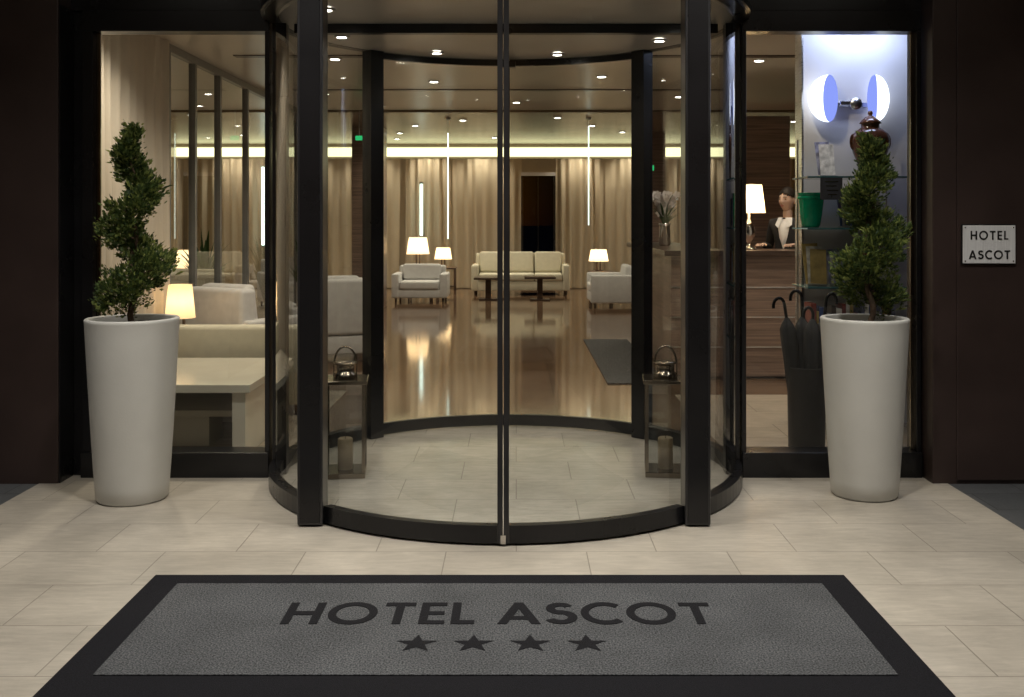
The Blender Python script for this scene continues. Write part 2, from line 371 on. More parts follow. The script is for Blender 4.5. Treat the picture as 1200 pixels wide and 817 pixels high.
for x,z0,z1,y in((-1.0,1.15,2.70,15.0),(1.06,1.35,2.80,15.0)):  # reflected light streaks built as glowing rods; stem and top disc made up
    g=grp('hanging_reflection_streak'); lathe('tube',[(0,z0),(.007,z0),(.007,z1),(0,z1)],'tube',g,(x,y,0),n=12)
    tube('streak_stem',[(x,y,z1),(x,y,2.92)],.003,'steel',g); lathe('streak_top_disc',[(0,2.89),(.04,2.9),(.04,2.919),(0,2.919)],'steel',g,(x,y,0),n=16)

P=grp('glass_partition')
for y in (8.78,9.5,10.3,11.35,12.6,14.0):
    box('mullion',-3.03,-2.97,y-.03,y+.03,.06,2.88,'greyframe',P)
box('top_rail',-3.03,-2.97,8.75,14.03,2.881,2.949,'greyframe',P)
box('bottom_rail',-3.03,-2.97,8.75,14.03,0.001,.059,'greyframe',P)
for a,b in((8.82,9.46),(9.54,10.26),(10.34,11.31),(11.39,12.56),(12.64,13.96)):
    sheet('pane',[(-3.0,a,.06),(-3.0,b,.06),(-3.0,b,2.88),(-3.0,a,2.88)],'glass',P)
curtain('white_sheer_curtain',(-2.98,6.1),(-2.93,8.66),.02,2.94,'curtainw',wl=.17,amp=.06)
curtain('sheer_curtain',(-6.8,9),(-6.8,20.5),.02,2.9,'curtain',wl=.2,amp=.06)

# ------------------------------------------------------------ revolving door drum
D=grp('revolving_door'); cx,cy=-.058,5.845
disc('floor_disc',cx,cy,.006,1.30,'drumfloor',D,n=96)
for s in(1,-1):
    x0,x1=sorted((cx+s*.852,cx+s*.972))
    box('front_post',x0,x1,4.81,4.95,.008,2.55,'gunmetal',D,bev=.006)
    box('front_post_cover',x0+.012,x1-.012,4.803,4.809,.02,2.54,'black',D,bev=.002)
    arc('rear_post',cx,cy,1.22,1.31,s*133.2,s*138.0,.008,2.55,'black',D,n=4)
    arc('side_post',cx,cy,1.24,1.318,s*86.5,s*90,.008,2.55,'black',D,n=3)
    arcsheet('side_glass_outer',cx,cy,1.285,s*47.4,s*86.4,.09,2.55,'drumglass',D)
    arcsheet('side_glass_inner',cx,cy,1.285,s*90.1,s*133.1,.09,2.55,'drumglass',D)
    arc('side_glass_edge_trim',cx,cy,1.262,1.31,s*47.5,s*49.0,.09,2.55,'black',D,n=2)
    arc('side_base_rail',cx,cy,1.255,1.318,s*47.5,s*86.4,.008,.09,'black',D)
    arc('side_base_rail',cx,cy,1.255,1.318,s*90.1,s*133.1,.008,.09,'black',D)
    arcsheet('front_leaf_glass',cx,cy,1.29,s*1.1,s*41,.092,2.50,'glass',D)
    arc('front_leaf_bottom_rail',cx,cy,1.272,1.315,s*1.15,s*40.4,.012,.090,'black',D)
    arc('front_leaf_top_rail',cx,cy,1.272,1.315,s*1.15,s*40.4,2.505,2.55,'black',D)
    arc('front_leaf_stile',cx,cy,1.266,1.318,s*.10,s*1.12,.012,2.54,'gunmetal',D,n=2)
    arcsheet('rear_leaf_glass',cx,cy,1.285,180-s*.7,180-s*41.6,.085,2.50,'glass',D)
    arc('rear_leaf_bottom_rail',cx,cy,1.27,1.305,180-s*.6,180-s*41.9,.012,.085,'black',D)
    arc('rear_leaf_top_rail',cx,cy,1.27,1.305,180-s*.6,180-s*41.9,2.51,2.55,'black',D)
    arc('rear_leaf_stile',cx,cy,1.27,1.30,180-s*.05,180-s*.58,.012,2.54,'black',D,n=2)
arc('lock_cover',cx,cy,1.319,1.326,-.5,.5,.012,.05,'chrome',D,n=2)
arc('header_ring',cx,cy,1.265,1.34,0,360,2.552,2.95,'black',D,n=144)
arc('header_lip',cx,cy,1.341,1.36,0,360,2.56,2.60,'gunmetal',D,n=144)
disc('ceiling',cx,cy,2.554,1.27,'drumceil',D,n=96)
box('ceiling_beam',cx-1.20,cx+1.20,5.80,5.86,2.50,2.552,'black',D)
arc('sensor',cx,cy,1.18,1.25,177.5,182.5,2.49,2.53,'black',D,n=3)
for k in range(8):
    t=R(22.5-4+45*k); x=cx+1.05*math.sin(t); y=cy+1.05*math.cos(t)
    downlight(x,y,2.552,12,size=135,r=.03,parent=D)

# ------------------------------------------------------------ entrance mat
E=grp('entrance_mat')
box('border',-1.455,1.322,3.0,4.13,.001,.014,'matborder',E,bev=.004)
box('grey_field',-1.33,1.20,3.215,4.02,.0141,.018,'matgrey',E,bev=.0015)
lettering('lettering','HOTEL ASCOT',1.546,.20,'matink',E,(-.062,3.712,.0195),(0,0,0))
def star(name,x,y,z,r,mat,parent):
    bm=bmesh.new(); V=[]
    for i in range(10):
        a=math.pi/2+i*math.pi/5; q=r if i%2==0 else r*.40; V.append(bm.verts.new((x+q*math.cos(a),y+q*math.sin(a),z)))
    c=bm.verts.new((x,y,z))
    for i in range(10): bm.faces.new((c,V[i],V[(i+1)%10]))
    return fin(bm,name,mat,parent)
for i,x in enumerate((-.335,-.145,.047,.238)): star('star',x,3.447,.0195,.073,'matink',E)

# ------------------------------------------------------------ planters with spiral topiary
def planter(x,y,rt,rb,h):
    g=grp('tall_planter',(x,y,0)); pr=[(0,0),(rb-.012,0),(rb,.012)]
    for i in range(1,13):
        f=i/12; pr.append((rb+(rt-rb)*(f**.85),.012+(h-.03)*f))
    pr+=[(rt+.002,h-.006),(rt-.004,h),(rt-.022,h),(rt-.027,h-.006),(rt-.032,h-.04)]
    lathe('shell',pr,'pot',g,n=72)
    bm=bmesh.new(); bmesh.ops.create_grid(bm,x_segments=24,y_segments=24,size=rt-.03)
    for v in bm.verts:
        if v.co.xy.length>rt-.03: v.co.xy=v.co.xy.normalized()*(rt-.03)
        v.co.z=h-.045+random.uniform(0,.014)
    fin(bm,'soil','soil',g)
    return g
def topiary(x,y,z0,z1,turns,ph,seed,wide=1):
    rnd=random.Random(seed)
    g=grp('spiral_cypress_tree',(x,y,0)); Hh=z1-z0
    tp=[(.016*math.sin(i*.9+ph),.016*math.cos(i*.9+ph),z0-.04+(Hh*.93)*i/24) for i in range(25)]
    tube('trunk',tp,[.017*(1-i/30) for i in range(25)],'bark',g)
    bm=bmesh.new()
    def ctr(t):
        a=ph+turns*2*math.pi*t
        ro=wide*(.096*(1-t)**.7+.010); rr=wide*(.112*(1-t)**.55+.020)
        if t<.05: rr*=.8
        return Vector((ro*math.cos(a),ro*math.sin(a),z0+.085+(Hh-.12)*t)),rr
    for k in range(26):
        t=k/26; c,_=ctr(t)
        tr=Vector((.016*math.sin(k*.9),.016*math.cos(k*.9),c.z-.03))
        tube('limb',[tuple(tr),tuple(tr.lerp(c,.55)+Vector((0,0,.004))),tuple(c+(c-tr)*.5)],[.006,.004,.002],'bark',g)
    clumps=[]
    for i in range(260):
        t=rnd.random()**1.25; c,rr=ctr(t)
        d=Vector((rnd.gauss(0,1),rnd.gauss(0,1),rnd.gauss(0,.9))).normalized()
        clumps.append((t,c,rr,d,rr*rnd.uniform(.62,1.14)))
    N=11500
    for i in range(N):
        if i%5<3:
            t,c,rr,d,rad=rnd.choice(clumps)
            p=c+d*rad+Vector((rnd.gauss(0,1),rnd.gauss(0,1),rnd.gauss(0,1)))*.015
        else:
            t=rnd.random()**1.25; c,rr=ctr(t)
            d=Vector((rnd.gauss(0,1),rnd.gauss(0,1),rnd.gauss(0,.9))).normalized()
            p=c+d*rr*.86*(rnd.random()**.4)
        out=(d*.8+Vector((p.x,p.y,0)).normalized()*.4+Vector((0,0,.85))+Vector((rnd.gauss(0,.4),rnd.gauss(0,.4),rnd.gauss(0,.3)))).normalized()
        L=rnd.uniform(.008,.020)*(1.9 if rnd.random()<.06 else 1)
        side=out.cross(Vector((rnd.gauss(0,1),rnd.gauss(0,1),rnd.gauss(0,1)))).normalized()
        nr=out.cross(side)
        base=bm.verts.new(p-out*L*.4); pts=[]
        for k,(u,w) in enumerate(((.25,-.16),(.3,-.42),(.52,-.12),(.85,-.36),(.80,-.07),(1.3,0),(.8,.09),(.9,.34),(.5,.12),(.32,.42),(.22,.13))):
            pts.append(bm.verts.new(p+out*L*u+side*L*w*.95+nr*L*.14*math.sin(u*5+k)))
        for a,b in zip(pts,pts[1:]): bm.faces.new((base,a,b))
    fin(bm,'foliage','fol',g)
    return g
planter(-1.99,5.31,.233,.178,.935)
topiary(-1.985,5.31,.95,1.955,2.35,R(200),3,1.0)
planter(1.829,5.38,.223,.168,.93)
topiary(1.86,5.38,.945,1.91,2.35,R(20),11,1.0)

# ------------------------------------------------------------ wall sign
S=grp('hotel_name_sign')
box('backing_frame',2.424,2.722,5.577,5.586,1.199,1.418,'black',S,bev=.002)
box('plate',2.43,2.716,5.570,5.576,1.205,1.412,'plate',S,bev=.002)
for x in(2.442,2.704):
    for z in(1.217,1.400): lathe('stud',[(0,0),(.004,0),(.004,.016),(0,.016)],'chrome',S,(x,5.584,z),n=12).rotation_euler=(R(90),0,0)
lettering('lettering','HOTEL',.205,.048,'ink',S,(2.573,5.568,1.358),(R(90),0,0),gap=.24)
lettering('lettering','ASCOT',.225,.048,'ink',S,(2.573,5.568,1.252),(R(90),0,0),gap=.2)

g=grp('window_notice'); box('card',1.715,1.84,5.776,5.779,1.555,1.68,'black_fab',g)
for i in range(4): box('line',1.74+.006*i,1.815-.008*(i%2),5.7735,5.7755,1.655-.024*i,1.659-.024*i,'brass',g)
box('line',1.776,1.779,5.7735,5.7755,1.57,1.578,'brass',g)

# ------------------------------------------------------------ lanterns in the drum
def lantern(x,y,rz):
    g=grp('floor_lantern',(x,y,.007),rz); w=.115; h=.52
    box('base',-w,w,-w,w,0,.03,'brass',g,bev=.003)
    for sx in(-1,1):
        for sy in(-1,1): box('corner_post',sx*w-(.018 if sx>0 else 0),sx*w+(.018 if sx<0 else 0),sy*w-(.018 if sy>0 else 0),sy*w+(.018 if sy<0 else 0),.031,h,'brass',g)
    box('top_plate',-w-.012,w+.012,-w-.012,w+.012,h+.001,h+.022,'brass',g,bev=.003)
    for s in(-1,1):
        q=s*(w-.009)
        sheet('glass',[(q,-w+.018,.031),(q,w-.018,.031),(q,w-.018,h),(q,-w+.018,h)],'drumglass',g)
        sheet('glass',[(-w+.018,q,.031),(w-.018,q,.031),(w-.018,q,h),(-w+.018,q,h)],'drumglass',g)
    lathe('candle',[(0,.031),(.042,.031),(.042,.20),(.036,.205),(.012,.196),(0,.195)],'candle',g,n=32)
    tube('wick',[(0,0,.195),(0,.002,.212)],.0015,'ink',g)
    lathe('chimney',[(.062,h+.023),(.062,h+.05),(.05,h+.056),(.05,h+.10),(.066,h+.104),(.066,h+.112),(.0,h+.116)],'brass',g,n=32)
    for k in range(6):
        a=k*math.pi/3; tube('vent_bar',[(.064*math.cos(a),.064*math.sin(a),h+.022),(.064*math.cos(a),.064*math.sin(a),h+.106)],.003,'brass',g)
    tube('handle',[(.062*math.cos(a),0,h+.10+.10*math.sin(a)) for a in [math.pi*i/20 for i in range(21)]],.006,'brass',g)
    return g
lantern(-.965,5.78,R(6)); lantern(.845,5.80,R(-6))

# ------------------------------------------------------------ furniture
def sofa(name,x,y,w,d,h,rz,mat,seats=2,sh=.40,arm=.13):
    g=grp(name,(x,y,0),rz)  # faces -Y
    box('base',-w/2+.01,w/2-.01,-d/2+.01,d/2-.01,.09,sh-.13,mat,g,bev=.015,seg=3)
    box('back',-w/2+arm*.5,w/2-arm*.5,d/2-.19,d/2,sh-.12,h,mat,g,bev=.04,seg=4)
    for s in(-1,1): box('arm',min(s*w/2,s*(w/2-arm)),max(s*w/2,s*(w/2-arm)),-d/2,d/2-.02,.085,min(h-.12,sh+.17),mat,g,bev=.03,seg=4)
    iw=(w-2*arm)/seats
    for k in range(seats):
        a=-w/2+arm+iw*k
        box('seat_cushion',a+.005,a+iw-.005,-d/2-.01,d/2-.18,sh-.128,sh+.01,mat,g,bev=.035,seg=4)
        o=box('back_cushion',a+.01,a+iw-.01,-.07,.07,0,h-sh+.02,mat,g,bev=.045,seg=4); o.location=(0,d/2-.25,sh+.01); o.rotation_euler=(R(-8),0,0)
    for sx in(-1,1):
        for sy in(-1,1): lathe('leg',[(0,0),(.014,0),(.02,.09),(0,.09)],'woodd',g,(sx*(w/2-.07),sy*(d/2-.07),0),n=12)
    return g
def coffee(x,y,w,d,h,mat='woodd'):
    g=grp('coffee_table',(x,y,0)); box('top',-w/2,w/2,-d/2,d/2,h-.035,h,mat,g,bev=.004)
    box('column',-.05,.05,-.05,.05,.021,h-.036,mat,g,bev=.004); box('foot',-w*.32,w*.32,-d*.32,d*.32,0.001,.02,mat,g,bev=.003); return g
def lamp(x,y,z,hb,sh,sr,mat='shade',e=10,name='table_lamp',base='lathe'):
    g=grp(name,(x,y,z))
    if base=='lathe': lathe('base',[(0,0),(.07,0),(.07,.012),(.02,.03),(.015,.06),(.05,hb*.35),(.06,hb*.5),(.03,hb*.75),(.012,hb*.85),(.012,hb+.03),(0,hb+.03)],'chrome',g,n=28)
    else:
        box('foot',-.07,.07,-.07,.07,0,.018,'woodd',g)
        for s in(-1,1): box('stem',s*.03-.01,s*.03+.01,-.01,.01,.019,hb+.03,'woodd',g)
    bm=bmesh.new(); n=36
    A=[bm.verts.new((sr*math.cos(2*math.pi*i/n),sr*math.sin(2*math.pi*i/n),hb)) for i in range(n)]
    B=[bm.verts.new((sr*.78*math.cos(2*math.pi*i/n),sr*.78*math.sin(2*math.pi*i/n),hb+sh)) for i in range(n)]
    for i in range(n): bm.faces.new((A[i],A[(i+1)%n],B[(i+1)%n],B[i]))
    fin(bm,'shade',mat,g,smooth=True)
    tube('harp',[(-sr*.7,0,hb+sh*.96),(0,0,hb+sh*.96),(sr*.7,0,hb+sh*.96)],.003,'brass',g)
    if e: point('bulb',(0,0,hb+sh*.5),e,r=.04,parent=g)
    return g
def side_table(x,y,w,h,mat='woodd'):
    g=grp('side_table',(x,y,0)); box('top',-w/2,w/2,-w/2,w/2,h-.03,h,mat,g,bev=.003)
    for a in(-1,1):
        for b in(-1,1): box('leg',a*(w/2-.03)-.015,a*(w/2-.03)+.015,b*(w/2-.03)-.015,b*(w/2-.03)+.015,0.001,h-.031,mat,g)
    box('shelf',-w/2+.05,w/2-.05,-w/2+.05,w/2-.05,.12,.14,mat,g); return g
sofa('sofa',.08,19.6,1.85,.8,.78,0,'sofa_cream',3)
coffee(-.5,18.3,.5,.5,.40); coffee(.42,18.2,.55,.5,.42)
sofa('armchair',-1.66,17.9,.95,.85,.62,R(0),'sofa_white',1,sh=.36)
sofa('armchair',1.62,16.9,.98,.85,.66,R(-90),'sofa_white',1,sh=.38)
sofa('armchair',-2.75,15.2,.9,.85,.70,R(90),'sofa_white',1,sh=.38)
side_table(-1.75,18.75,.45,.5); lamp(-1.80,18.75,.5,.30,.30,.21,e=12,base='box')
side_table(-1.36,19.9,.4,.5); lamp(-1.42,19.9,.5,.16,.22,.17,e=8,base='box')
side_table(1.6,19.4,.45,.45); lamp(1.56,19.4,.45,.19,.22,.19,e=8,base='box')
T=grp('low_display_table')
box('top',-2.90,-1.60,6.15,7.35,.40,.45,'tablew',T,bev=.004)
box('side_panel',-1.72,-1.64,6.2,7.3,.006,.399,'tablew',T)
box('mid_shelf',-2.6,-1.73,6.45,7.24,.20,.24,'tablew',T,bev=.003)
box('back_panel',-2.9,-1.73,7.26,7.33,.006,.399,'tablew',T)
box('leg_block',-2.25,-1.95,6.5,6.8,.006,.199,'tablew',T)
B=grp('upholstered_bench')
box('seat',-2.75,-1.55,7.62,8.15,.10,.42,'sofa_cream',B,bev=.03,seg=4)
box('back',-2.75,-1.55,7.5,7.66,.08,.66,'sofa_cream',B,bev=.03,seg=4)
for x in(-2.68,-1.62):
    for y in(7.56,8.08): lathe('leg',[(0,0),(.015,0),(.018,.085),(0,.085)],'woodd',B,(x,y,.005),n=12)
sofa('armchair',-2.45,9.3,.85,.85,.84,R(150),'sofa_white',1)
sofa('armchair',-1.95,10.6,.85,.85,.84,R(200),'sofa_white',1)
side_table(-2.78,8.35,.35,.48); lamp(-2.74,8.35,.48,.16,.27,.12,mat='shade2',e=2,base='box')
side_table(-4.6,14.5,.45,.5); lamp(-4.65,14.5,.5,.25,.25,.18,e=5,base='box')
sofa('sofa',-4.3,12.8,1.6,.85,.8,R(180),'sofa_cream',2)
sofa('armchair',-3.7,16.8,.9,.85,.78,R(30),'sofa_white',1)
def plant(x,y,z,h,r,n,seed,name='potted_plant',pot=True):
    rnd=random.Random(seed); g=grp(name,(x,y,z))
    if pot: lathe('pot',[(0,0),(.10,0),(.15,.3),(.15,.32),(.13,.32),(.12,.28),(0,.27)],'woodd',g,n=28)
    bm=bmesh.new(); z0=.28 if pot else 0
    for i in range(n):
        a=rnd.random()*6.283; lean=rnd.uniform(.1,1)*r; hh=rnd.uniform(.45,1)*h; wd=rnd.uniform(.02,.045)*h
        prev=None
        for k in range(7):
            f=k/6; q=Vector((math.cos(a)*lean*f**1.6,math.sin(a)*lean*f**1.6,z0+hh*(f-.25*f*f*f*lean/r))); s=Vector((-math.sin(a),math.cos(a),0))*wd*math.sin(math.pi*min(1,f*.9+.08))
            cur=(bm.verts.new(q-s),bm.verts.new(q+s))
            if prev: bm.faces.new((prev[0],cur[0],cur[1],prev[1]))
            prev=cur
    fin(bm,'leaves','leafg',g,smooth=True); return g
plant(-4.15,13.6,0,1.1,.42,60,5)
plant(-2.75,13.3,0,1.2,.35,50,9)

# ------------------------------------------------------------ reception
K=grp('reception_counter')
box('front_body',1.40,4.4,9.26,9.72,.02,1.11,'wood',K,bev=.004)
box('plinth',1.43,4.4,9.30,9.7,0.001,.019,'black',K)
box('top',1.33,4.45,9.18,9.78,1.112,1.16,'woodd',K,bev=.004)
box('side_body',1.40,1.86,9.722,12.3,.02,1.11,'wood',K,bev=.004)
box('side_top',1.33,1.93,9.782,12.35,1.112,1.16,'woodd',K,bev=.004)
for z in (.28,.55,.82): box('reveal',1.395,4.4,9.252,9.2595,z,z+.012,'steel',K)
lamp(2.15,9.46,1.16,.34,.26,.15,e=12)
g=grp('orchid_arrangement',(1.58,10.9,1.16))
lathe('vase',[(0,0),(.05,0),(.065,.02),(.055,.2),(.065,.24),(.058,.24),(.048,.2),(.055,.03),(0,.02)],'chrome',g,n=28)
rnd=random.Random(4); bmf=bmesh.new()
for i in range(12):
    a=rnd.uniform(0,6.28); l=rnd.uniform(.08,.2); pts=[(math.cos(a)*l*(f**2),math.sin(a)*l*(f**2),.2+.40*f-.06*f**3) for f in [k/8 for k in range(9)]]
    tube('stem',pts,.003,'leafg',g)
    for f in range(3,9):
        c=Vector(pts[f])+Vector((rnd.gauss(0,.02),rnd.gauss(0,.02),0))
        nrm=Vector((rnd.gauss(0,.6),-1,rnd.gauss(0,.5))).normalized(); u=nrm.cross(Vector((0,0,1))).normalized(); w=nrm.cross(u)
        for k in range(5):
            t=k*2*math.pi/5; dd=u*math.cos(t)+w*math.sin(t); ee=u*-math.sin(t)+w*math.cos(t)
            vs=[bmf.verts.new(c),bmf.verts.new(c+dd*.024+ee*.019+nrm*.004),bmf.verts.new(c+dd*.046),bmf.verts.new(c+dd*.024-ee*.019)]
            bmf.faces.new(vs)
fin(bmf,'flowers','petal',g)
pl=plant(0,0,0,.36,.26,46,21,'leaf_tuft',pot=False); pl.parent=g; pl.location=(0,0,.18)
box('grey_rug',.80,1.32,8.95,12.2,.001,.012,'rug',bev=.004)

# display wall and shelves
W=grp('display_wall'); box('panel',2.03,3.9,7.25,7.40,.001,2.949,'white_wall',W,bev=.004)
box('edge_trim',2.018,2.029,7.24,7.41,.001,2.949,'steel',W)
F=grp('glass_shelf_unit')
for z in(.60,.98,1.375,1.72):
    box('shelf',1.94,2.62,6.82,7.2,z,z+.012,'shelfglass',F,bev=.002)
for x in(1.97,2.59): tube('rod',[(x,7.17,.3),(x,7.17,2.0)],.006,'steel',F)
g=grp('urn',(2.42,7.0,1.733))
lathe('body',[(0,0),(.07,0),(.075,.01),(.065,.03),(.08,.08),(.115,.17),(.13,.24),(.12,.29),(.08,.325),(.06,.335),(.06,.36),(.075,.365),(.06,.385),(.03,.41),(.012,.42),(.018,.435),(.012,.45),(0,.455)],'urn',g,n=40)
for s in(-1,1): tube('handle',[(s*(.115+.02*math.sin(t)),0,.24+.05*math.cos(t)) for t in [math.pi*i/10 for i in range(11)]],.007,'urn',g)
g=grp('green_vase',(2.0,6.95,1.388))
lathe('body',[(0,0),(.05,0),(.062,.02),(.075,.10),(.085,.2),(.088,.23),(.092,.235),(.084,.236),(.08,.2),(.068,.1),(.05,.02),(0,.015)],'green_gl',g,n=36)
lathe('rim_band',[(.0885,.19),(.093,.195),(.093,.205),(.0895,.21)],'green_gl',g,n=36)
def rack(x,y,z,mat,n,h=.22,w=.14,nm='brochure_rack'):
    g=grp(nm,(x,y,z)); box('foot',-w/2,w/2,-.04,.05,0,.008,'steel',g)
    for k in range(n):
        o=box('leaflet',-w/2+.01,w/2-.01,-.002,.002,.0,h-.02*k,mat if k%2==0 else 'paperw',g); o.location=(.01*k,.035-.02*k,.012); o.rotation_euler=(R(-14),R(3*k-3),0)
    return g
rack(2.12,6.98,1.733,'paper',2,.24,.12); rack(2.27,6.98,1.388,'bookb',3,.24,.12); rack(2.44,6.98,1.388,'booky',2,.2,.12)
rack(2.04,6.98,.993,'booky',3,.28,.13); rack(2.20,6.98,.993,'paper',3,.24,.13); rack(2.36,6.98,.993,'bookr',3,.26,.13); rack(2.52,6.98,.993,'paperw',2,.24,.13)
g=grp('book_row',(1.98,6.96,.613)); x=0
rb=random.Random(2)
while x<.56:
    w_=rb.uniform(.015,.04); h_=rb.uniform(.18,.27); box('book',x,x+w_-.002,-.08,.08,0,h_,rb.choice(['bookr','booky','bookb','paperw','woodd','paper']),g,bev=.002); x+=w_
L=grp('illuminated_wall_sign')
def cres(xc,zc,ro,ri,mat,yy,nm='crescent',hh=.165):
    cu=bpy.data.curves.new(nm,'CURVE'); cu.dimensions='2D'; cu.fill_mode='BOTH'
    o1=[(ro*math.sin(R(a)),hh*math.cos(R(a))) for a in range(0,181,6)]
    o2=[(ri*math.sin(R(a)),hh*math.cos(R(a))) for a in range(174,5,-6)]
    p=o1+o2; sp=cu.splines.new('POLY'); sp.points.add(len(p)-1); sp.use_cyclic_u=True
    for i,(a,b) in enumerate(p): sp.points[i].co=(a,b,0,1)
    cu.extrude=.010; cu.materials.append(M[mat])
    o=bpy.data.objects.new(nm,cu); col.objects.link(o); o.location=(xc,yy,zc); o.rotation_euler=(R(90),0,0); o.parent=L
cres(2.19,2.29,-.145,-.045,'logo',7.17)
cres(2.19,2.29,-.04,.06,'logoblue',7.17,'blue_lens')
cres(2.51,2.29,.10,.02,'logo',7.17)
cres(2.51,2.29,.015,-.05,'logoblue',7.17,'blue_lens')
lathe('hub',[(0,0),(.04,0),(.04,.05),(0,.05)],'steel',L,(2.355,7.14,2.245),n=24).rotation_euler=(R(90),0,0)
box('bar',2.25,2.35,7.10,7.12,2.24,2.262,'steel',L)
box('mount',2.20,2.50,7.215,7.249,2.235,2.265,'steel',L)
l=bpy.data.lights.new('sign_wall_wash','AREA'); l.shape='RECTANGLE'; l.size=.6; l.size_y=.15; l.energy=10; l.color=(.58,.68,1)  # area lamp added above the sign to wash the wall cool blue
o=bpy.data.objects.new('sign_wall_wash',l); o.location=(2.4,7.02,2.86); o.rotation_euler=(R(18),0,0); col.objects.link(o); o.parent=L
box('wash_housing',2.1,2.7,6.95,7.1,2.87,2.945,'steel',L)  # unseen housing for the added wash lamp

# umbrellas
U=grp('umbrella_stand',(1.80,6.35,.005))
lathe('stand',[(0,0),(.105,0),(.11,.01),(.118,.52),(.122,.525),(.112,.527),(.106,.5),(.10,.02),(0,.02)],'black_fab',U,n=40)
for k,(dx,dy,lx,ly,h,hr) in enumerate(((-.05,.0,-.09,0,.95,180),(.0,.05,-.01,.02,.99,160),(.05,-.02,.06,-.02,.98,10),(.0,-.05,.02,-.03,.90,200))):
    g=grp('umbrella',(dx,dy,.03)); g.parent=U
    bm=bmesh.new(); n=16; rings=[]
    for (z,r) in ((.02,.004),(.1,.012),(.35,.03),(.6,.044),(.72,.047),(.76,.034),(.80,.010)):
        ring=[]
        for i in range(n):
            a=2*math.pi*i/n; rr=r*(1+.28*math.cos(a*8*.5+z*5)); ring.append(bm.verts.new((lx*z+rr*math.cos(a),ly*z+rr*math.sin(a),z)))
        rings.append(ring)
    for a,b in zip(rings,rings[1:]):
        for i in range(n): bm.faces.new((a[i],a[(i+1)%n],b[(i+1)%n],b[i]))
    fin(bm,'furled_canopy','black_fab',g,smooth=True)
    c=R(hr); q=[(lx*.8,ly*.8,.78),(lx*h,ly*h,h-.08)]
    for t in range(0,200,15):
        tt=R(t); q.append((lx*h+math.cos(c)*.035*(1-math.cos(tt)),ly*h+math.sin(c)*.035*(1-math.cos(tt)),h-.08+.05*math.sin(tt)))
    tube('hook_handle',q,.010,'black',g)

g=grp('exit_sign'); box('box',1.73,1.87,13.9,13.94,2.1,2.17,'exit',g); tube('hanger',[(1.81,13.92,2.17),(1.81,13.92,2.95)],.004,'steel',g)
g=grp('exit_sign'); box('box',-2.2,-2.09,14.0,14.04,2.52,2.58,'exit',g); tube('hanger',[(-2.15,14.02,2.58),(-2.15,14.02,2.95)],.004,'steel',g)

